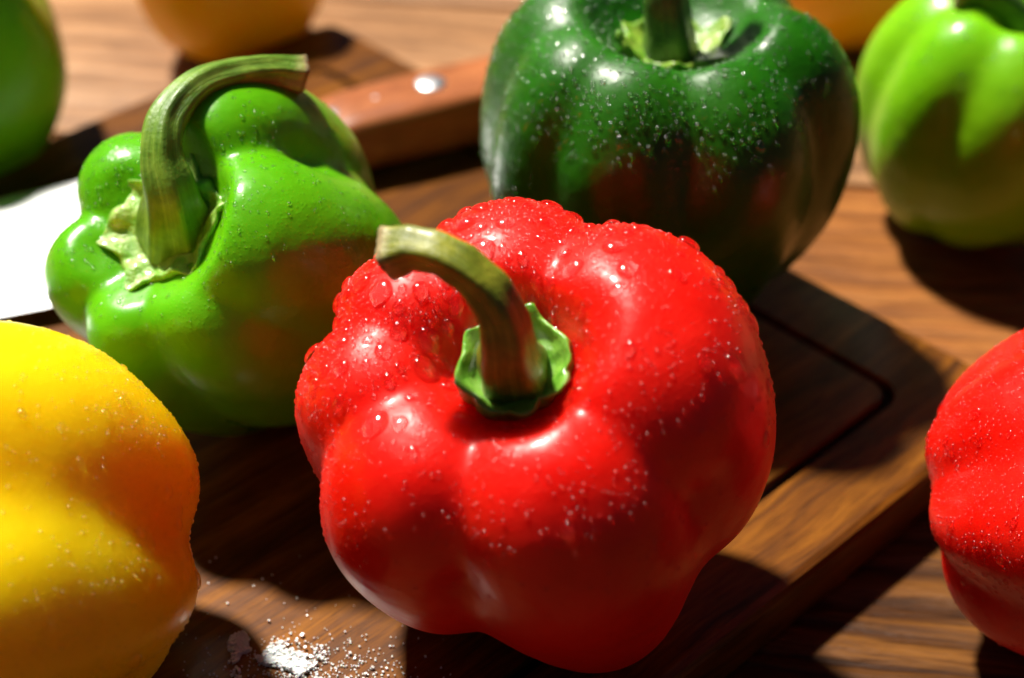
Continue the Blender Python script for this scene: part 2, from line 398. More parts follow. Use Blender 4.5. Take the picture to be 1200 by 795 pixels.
# ------------------------------------------------------------------ the knife
def knife():
    P0 = np.array([-.1218, .1409]); P1 = np.array([-.0131, .1850])      # a point on the spine near the tip side, the handle middle
    rot = math.radians(24.5)
    loc = Vector((-.0265, .1755, .0))
    root = empty('kitchen_knife', loc, "large chef's knife with a riveted reddish wooden handle, behind the light green pepper", 'knife')
    roll = math.radians(0)
    root.rotation_euler = (0, 0, rot)
    import bmesh
    # blade in local coordinates: x runs from the handle (+) to the tip (-)
    top = [(-.034, .0105), (-.060, .0125), (-.12, .0120), (-.18, .0085), (-.225, .000), (-.262, -.013)]
    bot = [(-.034, -.012), (-.0395, -.034), (-.060, -.0405), (-.12, -.0400), (-.18, -.034), (-.225, -.026), (-.262, -.0145)]
    def interp(pts, x):
        xs = [-p[0] for p in pts]; ys = [p[1] for p in pts]
        return float(np.interp(-x, xs, ys))
    xs = sorted(set([p[0] for p in top] + [p[0] for p in bot] + list(np.linspace(-.034, -.262, 30))))
    V = []; rows = len(xs); nt_ = 9
    for x in xs:
        a, b = interp(top, x), interp(bot, x)
        for k in range(nt_):
            f = k / (nt_ - 1); y = a + (b - a) * f
            th = .0011 * (1 - f ** 1.5) + .00012
            V.append((x, y, .0045 * (1 - f * .0) * 0 + .0042 + th))
    for x in xs:
        a, b = interp(top, x), interp(bot, x)
        for k in range(nt_):
            f = k / (nt_ - 1); y = a + (b - a) * f
            th = .0011 * (1 - f ** 1.5) + .00012
            V.append((x, y, .0042 - th))
    off = rows * nt_
    F = []
    for i in range(rows - 1):
        for k in range(nt_ - 1):
            a = i * nt_ + k
            F.append((a, a + 1, a + nt_ + 1, a + nt_)); F.append((off + a, off + a + nt_, off + a + nt_ + 1, off + a + 1))
    ring = [i * nt_ for i in range(rows)] + [(rows - 1) * nt_ + k for k in range(1, nt_)] + [i * nt_ + nt_ - 1 for i in range(rows - 2, -1, -1)] + [k for k in range(nt_ - 2, 0, -1)]
    for a, b in zip(ring, ring[1:] + ring[:1]):
        F.append((a, b, off + b, off + a))
    bl = mesh_np('blade', V, F, MAT['steel'], root, smooth=False)
    # handle: rounded section swept along x
    st = [(-.033, .0100, -.0105, .0155), (-.026, .0105, -.0112, .017), (-.01, .0108, -.0118, .0178), (.012, .0108, -.0112, .018), (.035, .0106, -.0104, .018), (.055, .0110, -.0116, .018), (.068, .0112, -.0150, .0178), (.074, .009, -.0150, .0165), (.0765, .004, -.012, .013)]
    X = np.linspace(-.033, .0765, 44); nc = 28
    V = []; cen = []
    for x in X:
        a = np.interp(x, [s[0] for s in st], [s[1] for s in st]); b = np.interp(x, [s[0] for s in st], [s[2] for s in st]); h = np.interp(x, [s[0] for s in st], [s[3] for s in st])
        yc, hy = (a + b) / 2, (a - b) / 2
        for k in range(nc):
            t = 2 * math.pi * k / nc; c, s_ = math.cos(t), math.sin(t); e = .42
            V.append((x, yc + hy * abs(c) ** e * (1 if c > 0 else -1), .0009 + h / 2 + h / 2 * abs(s_) ** e * (1 if s_ > 0 else -1)))
    F = grid_faces(len(X), nc).tolist()
    F.append(list(range(nc))); F.append([(len(X) - 1) * nc + k for k in range(nc - 1, -1, -1)])
    mesh_np('handle', V, F, MAT['handle'], root)
    # rivets: domed discs set into the top of the handle
    def disc(name, x, y, z, r, h, mat):
        V = []; nr, nc = 6, 28
        for i in range(nr):
            f = i / (nr - 1) * math.pi / 2
            for k in range(nc):
                t = 2 * math.pi * k / nc
                V.append((x + r * math.sin(f) * math.cos(t), y + r * math.sin(f) * math.sin(t), z + h * math.cos(f)))
        for k in range(nc):
            t = 2 * math.pi * k / nc; V.append((x + r * math.cos(t), y + r * math.sin(t), z - .002))
        return mesh_np(name, V, grid_faces(nr + 1, nc), mat, root)
    disc('rivet', .000, 0.0000, .0186, .0046, .0012, MAT['rivet'])
    disc('rivet', -.0300, -.0010, .0165, .0036, .0010, MAT['rivet'])
    disc('rivet', .048, 0.0000, .0186, .0046, .0012, MAT['rivet'])
    disc('pin', -.0165, -.0002, .0178, .0022, .0006, MAT['rivet'])
knife()

# ------------------------------------------------------------------ peppers
def rounded_cone_d(q, a, b, ra, rb):
    ab = b - a; t = np.clip(((q - a) @ ab) / (ab @ ab), 0, 1)
    return np.linalg.norm(q - (a + t[:, None] * ab), axis=1) - (ra + (rb - ra) * t)

def pepper_field(lobes, H, core, k, seed, pad=None, ksoft=.42, hollow=(9, 1, 1, .1)):
    """lobes: dicts in cm. Returns f(P) in cm, P local with z along the axis, z=0 bottom"""
    segs = []
    for L in lobes:
        R, wd, top = L['R'], L['w'], L.get('top', H)
        wb = L.get('wb', wd * .78); Rb = L.get('Rb', R * .74); zb = L.get('zb', 0.)
        roll = L.get('roll', .9)
        nodes = [(L.get('rin', .5) * R, top - wd * .62 - roll, wd * .62),
                 ((R - wd) * .80, top - wd * 1.0, wd * .98),
                 (R - wd, top - wd - .9, wd),
                 (R - wd * 1.2 + L.get('belly', 0.), H * .45, wd * 1.2),
                 (Rb - wb + .15, zb + wb + .4, wb),
                 ((Rb - wb) * .7, zb + wb * .8, wb * .78),
                 (.3, zb + wb + .4, wb * .7)]
        C = catmull(nodes, 25)
        ph = math.radians(L['phi'])
        segs.append((ph, L.get('s', 1.), C))
    def f(P):
        acc = []
        for ph, s, C in segs:
            rad = P[:, 0] * math.cos(ph) + P[:, 1] * math.sin(ph)
            tan = (-P[:, 0] * math.sin(ph) + P[:, 1] * math.cos(ph)) * s
            q = np.stack([rad, tan, P[:, 2]], 1)
            best = None
            for i in range(len(C) - 1):
                a = np.array([C[i][0], 0, C[i][1]]); b = np.array([C[i + 1][0], 0, C[i + 1][1]])
                dd = rounded_cone_d(q, a, b, C[i][2], C[i + 1][2])
                best = dd if best is None else np.minimum(best, dd)
            acc.append(best)
        if core:
            acc.append(np.linalg.norm((P - np.array([0, 0, H * .45])) / np.array([1, 1, 1.15]), axis=1) - core)
        if pad:                                 # (height of the floor of the dimple, radius)
            acc.append(np.linalg.norm((P - np.array([0, 0, pad[0] - pad[1] * .6])) / np.array([1, 1, .6]), axis=1) * .8 - pad[1] * .8)
        A = np.stack(acc); mn = A.min(0)
        h = np.clip((H * .92 - P[:, 2]) / (H * .42), 0, 1); h = h * h * (3 - 2 * h) * np.clip(.25 + P[:, 2] / (H * .38), 0, 1)
        kk = k + (ksoft - k) * h
        U = mn - kk * np.log(np.exp(-(A - mn) / kk).sum(0))
        zf, rd, az, kd = hollow                # the hollow round the stalk, carved out
        g = az - np.sqrt((P[:, 0] ** 2 + P[:, 1] ** 2) * (az / rd) ** 2 + (P[:, 2] - zf - az) ** 2)
        g = np.where(P[:, 2] > zf + az, g + (P[:, 2] - zf - az), g)
        m_ = np.maximum(U, g)
        return m_ + kd * np.log(np.exp((U - m_) / kd) + np.exp((g - m_) / kd))
    return f

def pepper_surface(lobes, H, core=2.2, k=.10, seed=0, nv=200, nu=300, lump=.05, pad=None, ksoft=.42, hollow=None):
    f = pepper_field(lobes, H, core, k, seed, pad, ksoft, hollow or (H - 1.35, 1.5, 1.2, .12))
    v = np.linspace(0, math.pi, nv); u = np.linspace(0, 2 * math.pi, nu, endpoint=False)
    VV, UU = np.meshgrid(v, u, indexing='ij')
    D = np.stack([np.sin(VV) * np.cos(UU), np.sin(VV) * np.sin(UU), np.cos(VV)], -1).reshape(-1, 3)
    C = np.array([0, 0, H * .46])
    t = np.full(len(D), 6.5); act = np.arange(len(D))
    for it in range(30):                       # march inward from outside
        d = f(C + D[act] * t[act, None])
        t[act] = np.maximum(t[act] - np.clip(d, -.3, 9) * .85, .3)
        act = act[np.abs(d) > .003]
        if len(act) == 0: break
    n1, n2 = Noise3(1.3, seed=seed), Noise3(3.2, seed=seed + 5)
    P = C + D * t[:, None]
    t = t + lump * n1(P) + lump * .22 * n2(P)
    # smooth a little so that facets of the field do not show
    T = t.reshape(nv, nu)
    T[0, :] = T[0, :].mean(); T[-1, :] = T[-1, :].mean()
    for _ in range(7):
        Tm = T.copy(); Tm[1:-1] = (T[:-2] + T[2:] + np.roll(T, 1, 1)[1:-1] + np.roll(T, -1, 1)[1:-1] + 4 * T[1:-1]) / 8
        T = Tm
    wv_ = np.clip((v[1:-1, None] - .75) / .5, 0, 1)           # extra smoothing down the flanks only
    for _ in range(22):
        T[1:-1] = T[1:-1] * (1 - .5 * wv_) + .25 * wv_ * (T[:-2] + T[2:])
    T[0, :] = T[1, :].mean(); T[-1, :] = T[-2, :].mean()
    return (C + D * T.reshape(-1)[:, None]), nv, nu

def frame_from_axis(ax, spin=0.):
    ax = np.array(ax, float); ax /= np.linalg.norm(ax)
    x = np.array([1., 0, 0]); x -= ax * (x @ ax)
    if np.linalg.norm(x) < .2:
        x = np.array([0, 0, 1.]); x -= ax * (x @ ax)
    x /= np.linalg.norm(x); y = np.cross(ax, x)
    c, s = math.cos(spin), math.sin(spin)
    return np.stack([c * x + s * y, -s * x + c * y, ax], 1)      # columns

def stem_mesh(name, pts, radii, ribs, amp, mat, parent, origin, seed=0, nl=70, nc=60, flare=0.0, twist=0.5, cutdir=None):
    C = catmull(pts, nl); R = np.interp(np.linspace(0, 1, nl), np.linspace(0, 1, len(radii)), radii)
    # smooth radii
    for _ in range(4): R[1:-1] = (R[:-2] + 2 * R[1:-1] + R[2:]) / 4
    T = np.gradient(C, axis=0); T /= np.linalg.norm(T, axis=1)[:, None]
    a = np.cross(T[0], [0, 0, 1.]);
    if np.linalg.norm(a) < .1: a = np.cross(T[0], [0, 1., 0])
    a /= np.linalg.norm(a)
    V = []; UV = []
    nz = Noise3(2.2, seed=seed)
    rs = np.random.RandomState(seed); offs = np.sort(rs.uniform(-.25, .25, ribs)) + np.arange(ribs) * 2 * math.pi / ribs
    for i in range(nl):
        a = a - T[i] * (a @ T[i]); a /= np.linalg.norm(a); b = np.cross(T[i], a)
        th = np.arange(nc) * 2 * math.pi / nc
        tw = twist * i / nl
        rib = np.zeros(nc)
        for o_ in offs:
            dlt = (th + tw - o_ + math.pi) % (2 * math.pi) - math.pi
            rib = np.maximum(rib, np.exp(-(dlt / (1.9 / ribs)) ** 2))
        wob = nz(np.stack([th * 0 + i * .09 * 3, np.cos(th) * 1.2, np.sin(th) * 1.2], 1)) * .035
        r = R[i] * (1 + amp * (rib - .55) + wob)
        V.append(C[i] + np.outer(r * np.cos(th), a) + np.outer(r * np.sin(th), b))
        UV.append(np.stack([np.full(nc, i / nl), th / 6.2832], 1))
    Vb = np.vstack(V); F = grid_faces(nl, nc)
    ob = mesh_np(name, Vb, F, mat, parent, origin=origin)
    uvl = ob.data.uv_layers.new(name='UV')
    UVb = np.vstack(UV)
    li = np.empty(len(ob.data.loops), int); ob.data.loops.foreach_get('vertex_index', li)
    uvs = UVb[li].copy()
    # fix seam
    pl = uvs.reshape(-1, 4, 2); mxv = pl[:, :, 1].max(1); 
    fix = (mxv[:, None] > .8) & (pl[:, :, 1] < .2); pl[:, :, 1][fix] += 1
    uvl.data.foreach_set('uv', pl.reshape(-1))
    # cut end: slightly flared recessed cap
    i = nl - 1
    ring = V[-1]; cen = ring.mean(0); rows = [ring - T[-1] * .0002, ring + T[-1] * .0006 + (ring - cen) * .04, cen + (ring - cen) * .82 + T[-1] * .0009, cen + (ring - cen) * .55 + T[-1] * .0001, cen + (ring - cen) * .2 - T[-1] * .0006, cen + (ring - cen) * .02 - T[-1] * .0007]
    rows = [r_ + rs.normal(size=r_.shape) * (.00006 if q else 0) for q, r_ in enumerate(rows)]
    Vc = np.vstack(rows)
    cap = mesh_np('cut_end', Vc, grid_faces(len(rows), nc), MAT['cut'], ob, origin=origin)
    return ob

def calyx_mesh(name, C, Rm, R, h, teeth, mat, parent, origin, seed=0, wrinkle=.0, nc=160, floor=-.0005, drape=.0022):
    """a cup of fused sepals round the stem; teeth = (azimuth deg, extra height, extra reach, width deg)"""
    th = np.arange(nc) * 2 * math.pi / nc
    reach = np.zeros(nc); lift = np.zeros(nc)
    for az, hh, rr, wd in teeth:
        dlt = (th - math.radians(az) + math.pi) % (2 * math.pi) - math.pi
        g = np.clip(1 - np.abs(dlt) / math.radians(wd), 0, 1) ** 1.3
        reach += g * rr; lift += g * hh
    nz = Noise3(1.0, seed=seed); nz2 = Noise3(2.6, seed=seed + 1)
    cc = np.stack([np.cos(th), np.sin(th), th * 0], 1)
    wob = 1 + .06 * nz(cc * 3.0)
    prof = [(.05, 0, 0), (.35, 0, 0), (.6, .02, 0), (.78, .25, .2), (.90, .70, .6), (.965, .96, 1.0), (1.0, 1.0, 1.0), (1.05, .80, .9), (1.06, .4, .5), (1.02, -.1, .15), (.96, -drape / h, 0)]
    V = []
    for f, z, tw in prof:
        r = R * f * wob + reach * tw
        zz = floor + h * z + lift * tw
        p = np.stack([r * np.cos(th), r * np.sin(th), np.broadcast_to(zz, r.shape)], 1)
        if wrinkle:
            q = p / R * 4.5
            p[:, 2] += wrinkle * nz2(q) * (.25 + f * .8)
            p[:, :2] *= (1 + .10 * np.abs(nz(q * 1.7)))[:, None] if f > .5 else 1
        V.append(p)
    Vb = np.vstack(V) @ Rm.T + C
    return mesh_np(name, Vb, grid_faces(len(prof), nc), mat, parent, origin=origin)

# shared droplet shapes (unit radius, dome over a slightly sunken rim)
def drop_shape(nr, nc, seed, lump):
    rs = np.random.RandomState(seed)
    th = np.arange(nc) * 2 * math.pi / nc
    out = 1 + lump * sum(rs.normal() * np.cos(k * th + rs.uniform(0, 6.3)) / k for k in (2, 3, 4))
    V = []
    for i in range(nr):
        f = i / (nr - 1) * math.radians(97)
        r = np.sin(f) * out; z = np.cos(f) * .58 + .02
        V.append(np.stack([r * np.cos(th), r * np.sin(th), np.full(nc, z) if i else np.full(nc, z)], 1))
    V = np.vstack(V)
    # merge pole ring into one vertex
    Vp = np.vstack([[0, 0, .60], V[nc:]])
    F = [(0, 1 + j, 1 + (j + 1) % nc) for j in range(nc)]
    for i in range(nr - 2):
        for j in range(nc):
            a = 1 + i * nc + j; b = 1 + i * nc + (j + 1) % nc
            F.append((a, a + nc, b + nc, b))
    return Vp, F
BIG = [drop_shape(7, 18, s_, .10) for s_ in (1, 2, 3, 4)]
BIGME = []
for Vd, Fd in BIG:
    me = bpy.data.meshes.new('water_droplet'); me.from_pydata(Vd.tolist(), [], Fd)
    me.polygons.foreach_set('use_smooth', [True] * len(me.polygons)); me.materials.append(MAT['drop']); BIGME.append(me)
PLAINME = []
for me in BIGME:
    m2 = me.copy(); m2.materials[0] = MAT['water']; PLAINME.append(m2)
SMALL = drop_shape(4, 7, 9, .0)

def add_drops(body_pts, nv, nu, parent, origin, n_big, n_small, weight, big_r=(.0009, .0019), small_r=(.00022, .00055), seed=0, weight_big=None, big_me=None):
    """water beads on the skin; weight(P, Nrm) -> relative density"""
    rs = np.random.RandomState(seed)
    F = grid_faces(nv, nu); Pq = body_pts[F]
    cen = Pq.mean(1); nr_ = np.cross(Pq[:, 2] - Pq[:, 0], Pq[:, 3] - Pq[:, 1]); area = np.linalg.norm(nr_, axis=1) + 1e-15
    nrm = nr_ / area[:, None]
    bc_ = body_pts.mean(0)
    flip = ((cen - bc_) * nrm).sum(1).mean() < 0
    if flip: nrm = -nrm
    def pick(n, wfun):
        wgt = area * np.maximum(wfun(cen, nrm), 0)
        idx = rs.choice(len(cen), size=n, p=wgt / wgt.sum())
        uv = rs.uniform(size=(n, 2)); q = Pq[idx]
        p = (q[:, 0] * ((1 - uv[:, :1]) * (1 - uv[:, 1:])) + q[:, 1] * (uv[:, :1] * (1 - uv[:, 1:])) + q[:, 2] * uv[:, :1] * uv[:, 1:] + q[:, 3] * (1 - uv[:, :1]) * uv[:, 1:])
        return p, nrm[idx]
    taken = np.zeros((0, 3)); tr = np.zeros(0)
    if n_big:
        P, Nn = pick(n_big * 4, weight_big or weight)
        k = 0
        for p, nn in zip(P, Nn):
            if k >= n_big: break
            r = rs.uniform(*big_r) * (1 if rs.uniform() > .25 else 1.35)
            if len(taken) and (np.linalg.norm(taken - p, axis=1) < (tr + r) * 1.02).any(): continue
            taken = np.vstack([taken, p]); tr = np.append(tr, r); k += 1
            o = bpy.data.objects.new('water_droplet', (big_me or BIGME)[rs.randint(4)]); COL.objects.link(o); o.parent = parent
            z = Vector(nn); down = Vector((0, 0, -1)) - z * z.dot(Vector((0, 0, -1)))
            if down.length < .05: down = Vector((1, 0, 0)) - z * z.x
            down.normalize(); yv = z.cross(down)
            M = Matrix((down, yv, z)).transposed().to_4x4()
            slope = 1 - abs(nn[2])
            o.matrix_local = Matrix.Translation(Vector(p - origin)) @ M @ Matrix.Diagonal((r * (1.05 + .45 * slope), r * rs.uniform(.85, 1.0), r * rs.uniform(.75, 1.0), 1))
    if n_small:
        P, Nn = pick(n_small, weight)
        r = small_r[0] + (small_r[1] - small_r[0]) * rs.uniform(size=n_small) ** 2.2
        keep = np.ones(n_small, bool)
        if len(taken):
            for tp, tq in zip(taken, tr):
                keep &= np.linalg.norm(P - tp, axis=1) > tq * 1.05 + r
        # thin out overlaps on a hash grid
        order = np.argsort(-r); cell = .0012; grid = {}
        kp = np.zeros(n_small, bool)
        for i in order:
            if not keep[i]: continue
            key = tuple((P[i] / cell).astype(int)); ok = True
            for dx in (-1, 0, 1):
                for dy in (-1, 0, 1):
                    for dz in (-1, 0, 1):
                        for j in grid.get((key[0] + dx, key[1] + dy, key[2] + dz), ()):
                            if ((P[i] - P[j]) ** 2).sum() < ((r[i] + r[j]) * 1.04) ** 2: ok = False; break
                        if not ok: break
                    if not ok: break
                if not ok: break
            if ok: grid.setdefault(key, []).append(i); kp[i] = True
        P, Nn, r = P[kp], Nn[kp], r[kp]
        hlp = np.where(np.abs(Nn[:, 2:3]) < .9, np.array([[0, 0, 1.]]), np.array([[1., 0, 0]]))
        X = np.cross(hlp, Nn); X /= np.linalg.norm(X, axis=1)[:, None]; Y = np.cross(Nn, X)
        Vs, Fs = SMALL
        sq = rs.uniform(.85, 1.2, (len(P), 1, 1)); hh = rs.uniform(.8, 1.05, (len(P), 1, 1))
        W = P[:, None] + r[:, None, None] * (Vs[None, :, 0:1] * X[:, None] + Vs[None, :, 1:2] * Y[:, None] * sq + Vs[None, :, 2:3] * Nn[:, None] * hh)
        nvs = len(Vs); tri = [f for f in Fs if len(f) == 3]; quad = [f for f in Fs if len(f) == 4]
        me = bpy.data.meshes.new('fine_water_beads')
        base = (np.arange(len(P)) * nvs)[:, None, None]
        ft = (np.array(tri)[None] + base).reshape(-1, 3); fq = (np.array(quad)[None] + base).reshape(-1, 4)
        loops = np.concatenate([ft.reshape(-1), fq.reshape(-1)])
        tot = np.concatenate([np.full(len(ft), 3), np.full(len(fq), 4)]); st = np.concatenate([[0], np.cumsum(tot)[:-1]])
        me.vertices.add(len(P) * nvs); me.vertices.foreach_set('co', (W - origin).reshape(-1))
        me.loops.add(len(loops)); me.loops.foreach_set('vertex_index', loops)
        me.polygons.add(len(tot)); me.polygons.foreach_set('loop_start', st); me.polygons.foreach_set('loop_total', tot)
        me.polygons.foreach_set('use_smooth', [True] * len(tot)); me.update(calc_edges=True); me.materials.append(MAT['fine'])
        o = bpy.data.objects.new('fine_water_beads', me); COL.objects.link(o); o.parent = parent; o['kind'] = 'stuff'

class Pepper:
    def __init__(s, name, xy, z0, axis, spin, lobes, H, mat, label, cat, group=None, size=1.0, core=2.9, k=.12, seed=0, nv=200, nu=300, lump=.05, sink=.0004, pad=(6.6, 1.3), ksoft=.42, hollow=None):
        P, s.nv, s.nu = pepper_surface(lobes, H, core, k, seed, nv, nu, lump, pad, ksoft, hollow)
        P = P * CM * size
        s.R = frame_from_axis(axis, spin)
        c = np.array([0, 0, H * .46]) * CM * size
        W = (P - c) @ s.R.T
        zc = z0 - sink - W[:, 2].min()
        s.c = np.array([xy[0], xy[1], zc]); W = W + s.c
        s.W = W
        s.top = W[:s.nu].mean(0)                  # centre of the dimple
        s.origin = np.array([xy[0], xy[1], z0])
        s.root = empty(name, s.origin, label, cat, group)
        F = grid_faces(s.nv, s.nu)
        s.body = mesh_np('body', W, F[:, ::-1], mat, s.root, origin=s.origin)
    def loc(s, v):            # local cm offsets (x, y, along the axis) from the dimple centre
        return s.top + s.R @ (np.array(v) * CM)

def L(phi, R, w, **k): return dict(phi=phi, R=R, w=w, **k)

# --- the red pepper in the middle
red = Pepper('bell_pepper', (0.001, -.0035), 0.0, (-.149, -.435, .888), 0,
    [L(93, 4.35, 1.75, top=7.9, roll=1.2, s=.9), L(141, 4.45, 1.3, top=7.7, roll=1.1), L(176, 4.5, 1.3, top=7.6, roll=1.0, s=.95),
     L(220, 4.6, 1.75, top=7.7, roll=.9, s=.95, Rb=4.0, wb=1.25), L(290, 4.55, 1.95, top=7.9, roll=1.0, s=.92, Rb=4.15, wb=1.35, zb=-.25), L(14, 4.75, 2.0, top=8.3, roll=1.3, s=.74)],
    8.0, MAT['red'], 'shiny wet red bell pepper in the middle, its curved stem in a water-filled green cup', 'bell pepper', size=.945, seed=4, nv=260, nu=420, lump=.03, pad=(7.0, 1.3), ksoft=.17, core=2.1, hollow=(6.75, 1.5, 1.0, .08))
calyx_mesh('calyx', red.loc((.03, .05, .28)), red.R, .0087, .0038, [(68, .0012, .0012, 22), (140, .0006, .0010, 20), (200, .0003, .0010, 22), (262, .0002, .0008, 20), (330, .0010, .0010, 22), (20, .0008, .0006, 15)], MAT['calyx'], red.root, red.origin, seed=3, wrinkle=.00035)
C0 = red.loc((.03, .05, .27))
# water standing in the cup
def pool(C, Rm, r, z, parent, origin):
    th = np.arange(48) * 2 * math.pi / 48; V = [C + Rm @ np.array([0, 0, z])]
    for f, dz in ((.5, 0), (.8, .0001), (.97, .00035)):
        V += [C + Rm @ np.array([r * f * math.cos(a), r * f * math.sin(a), z + dz * (1.6 + .8 * math.sin(3 * a))]) for a in th]
    F = [(0, 1 + j, 1 + (j + 1) % 48) for j in range(48)]
    for i in range(2):
        for j in range(48):
            a = 1 + i * 48 + j; b = 1 + i * 48 + (j + 1) % 48; F.append((a, a + 48, b + 48, b))
    return mesh_np('water_pool', V, F, MAT['water'], parent, origin=origin)
pool(C0, red.R, .0080, .0012, red.root, red.origin)
b0 = C0 + red.R @ np.array([0, 0, -.001])
pts = [b0] + [C0 + np.array(q) for q in ((-.0009, -.0036, .0068), (-.0019, -.0045, .0153), (-.0057, -.0033, .0218), (-.0111, -.0009, .0248), (-.0164, .0016, .0248), (-.0202, .0029, .0232))]
stem_mesh('stem', pts, [.0068, .0050, .0040, .0036, .0034, .0035, .0043], 5, .20, MAT['stalk_red'], red.root, red.origin, seed=5, twist=.8)

def w_red(P, Nn):
    h = (P[:, 2] - .030) / .045
    left = np.clip(.55 - (P[:, 0]) / .06, .12, 1.3)
    top = np.clip(h, 0, 1) ** 1.4
    pn = Noise3(90, seed=2)(P)
    return top * left * np.clip(Nn[:, 2] + .35, 0, 1) * (1 + .5 * np.clip(pn, -1.5, 1.5))
def w_redbig(P, Nn):
    back = np.clip((P[:, 1] + .036) / .03, .04, 1)
    return np.clip((P[:, 2] - .040) / .02, 0, 1) * back * np.clip(.6 - P[:, 0] / .06, .12, 1.2) * np.clip(Nn[:, 2], 0, 1)
add_drops(red.W, red.nv, red.nu, red.root, red.origin, 210, 6500, w_red, big_r=(.0007, .0019), small_r=(.00022, .00062), seed=3, weight_big=w_redbig)

# --- light green pepper with the long hooked stem, tilted to the left
lg = Pepper('bell_pepper', (-.0610, .0560), 0.0, (-.420, -.520, .745), 0,
    [L(66, 4.2, 1.5, top=7.7, roll=.9), L(350, 4.05, 1.75, top=7.9, roll=.9, s=.92), L(292, 3.9, 1.5, top=7.3, roll=.8), L(243, 3.9, 1.25, top=7.3, roll=.8, Rb=3.2),
     L(193, 3.9, 1.25, top=7.5, roll=.9), L(138, 3.9, 1.35, top=7.3, roll=.8)],
    7.6, MAT['green'], 'light green bell pepper with a long hooked stem, tilted in front of the knife', 'bell pepper', seed=14, size=.94, nv=220, nu=340, core=2.4, pad=(6.7, 1.7), ksoft=.2, hollow=(6.55, 2.05, 1.2, .10))
calyx_mesh('calyx', lg.loc((0, 0, .17)), lg.R, .0108, .0026, [(10, .0, .0040, 20), (70, .001, .0050, 22), (130, .0005, .0040, 20), (185, 0, .0050, 20), (240, 0, .0040, 20), (305, 0, .0035, 20)], MAT['calyx_pale'], lg.root, lg.origin, seed=8, wrinkle=.0009, nc=220)
C0 = lg.loc((0, 0, 0))
pts = [C0 + lg.R @ np.array([0, 0, -.002])] + [C0 + np.array(q) for q in ((.0012, -.0026, .0097), (-.0001, .0007, .0171), (.0007, .0062, .0226), (.0054, .0136, .0256), (.0125, .0207, .0249), (.0196, .0263, .0223), (.0244, .0284, .0201))]
stem_mesh('stem', pts, [.0084, .0057, .0044, .0038, .0034, .0033, .0034, .0040], 6, .16, MAT['stalk_green'], lg.root, lg.origin, seed=2, twist=.9)
w_top = lambda zlo, zhi, sc=80, sd=1: (lambda P, Nn: np.clip((P[:, 2] - zlo) / (zhi - zlo), 0, 1) * np.clip(Nn[:, 2] + .3, 0, 1) * (1 + .6 * np.clip(Noise3(sc, seed=sd)(P), -1.6, 1.6)))
add_drops(lg.W, lg.nv, lg.nu, lg.root, lg.origin, 24, 900, lambda P, Nn: w_top(.03, .06)(P, Nn) * np.exp(-((P - lg.top) ** 2).sum(1) / .025 ** 2), big_r=(.0006, .0011), seed=5, big_me=PLAINME)

# --- dark green pepper standing behind the red one
dg = Pepper('bell_pepper', (.0320, .0985), 0.0, (.02, -.05, 1), 0,
    [L(248, 4.25, 1.75, top=8.05, roll=.8, s=.95, Rb=3.0, wb=1.35, belly=-.2), L(298, 4.25, 1.75, top=8.05, roll=.8, s=.95, Rb=3.0, wb=1.35, belly=-.2), L(352, 4.4, 1.7, top=8.3, roll=1.0, Rb=3.0, wb=1.35, belly=-.15), L(45, 4.2, 1.7, top=8.2, roll=1.0, Rb=3.1, wb=1.4), L(103, 4.2, 1.9, top=8.2, roll=1.2, Rb=3.1, wb=1.4), L(165, 4.35, 1.8, top=8.3, roll=1.6, Rb=3.1, wb=1.35, belly=-.1), L(208, 4.25, 1.5, top=8.1, roll=1.2, Rb=3.1, wb=1.35)],
    8.2, MAT['darkgreen'], 'tall dark green bell pepper standing wet on the board behind the middle red one', 'bell pepper', seed=23, nv=220, nu=340, pad=(7.2, 1.5), ksoft=.16, core=2.3, hollow=(7.05, 2.0, 1.25, .10))
calyx_mesh('calyx', dg.loc((0, 0, .16)), dg.R, .0098, .0024, [(205, .0060, .0040, 24), (268, .001, .002, 20), (320, .002, .004, 22), (20, .003, .004, 24), (90, .001, .003, 20), (150, .001, .003, 20)], MAT['calyx_dark'], dg.root, dg.origin, seed=12, wrinkle=.0006)
C0 = dg.loc((0, 0, 0))
pts = [C0 + np.array(q) for q in ((0, 0, -.002), (-.001, 0, .006), (-.002, .001, .014), (-.002, .003, .022), (.001, .006, .029), (.006, .009, .034))]
stem_mesh('stem', pts, [.0068, .0056, .0050, .0046, .0045, .0048], 5, .12, MAT['stalk_dark'], dg.root, dg.origin, seed=9)
add_drops(dg.W, dg.nv, dg.nu, dg.root, dg.origin, 160, 4500, lambda P, Nn: (w_top(.058, .072, 70, 6)(P, Nn + np.array([0, 0, .15])) + .25 * np.clip((.004 - P[:, 0]) / .01, 0, 1) * (P[:, 2] > .03)) * np.clip(.9 - (P[:, 0] - .03) / .07, .2, 1.5), big_r=(.0007, .0013), small_r=(.00035, .0009), seed=6, big_me=PLAINME)

# --- lime green pepper on the right, on the table
gr = Pepper('bell_pepper', (.1260, .1560), TABLE_Z, (.12, -.10, 1), 0,
    [L(215, 3.7, 1.45, top=7.2, Rb=2.8), L(262, 3.8, 1.7, top=7.3, Rb=2.8), L(312, 3.8, 1.6, top=7.2, Rb=2.8), L(5, 3.7, 1.6, top=7.1), L(60, 3.7, 1.6, top=7.1), L(115, 3.7, 1.6, top=7.1), L(168, 3.6, 1.4, top=7.1, Rb=2.7)],
    7.2, MAT['lime'], 'bright lime green bell pepper on the bare table at the far right', 'bell pepper', seed=31, nv=130, nu=200, ksoft=.12, core=2.2)
calyx_mesh('calyx', gr.loc((0, 0, .05)), gr.R, .009, .002, [(30, .001, .003, 22), (110, .001, .003, 22), (190, .001, .003, 22), (280, .001, .003, 22)], MAT['calyx'], gr.root, gr.origin, seed=22, wrinkle=.0006, nc=80)
C0 = gr.loc((0, 0, 0))
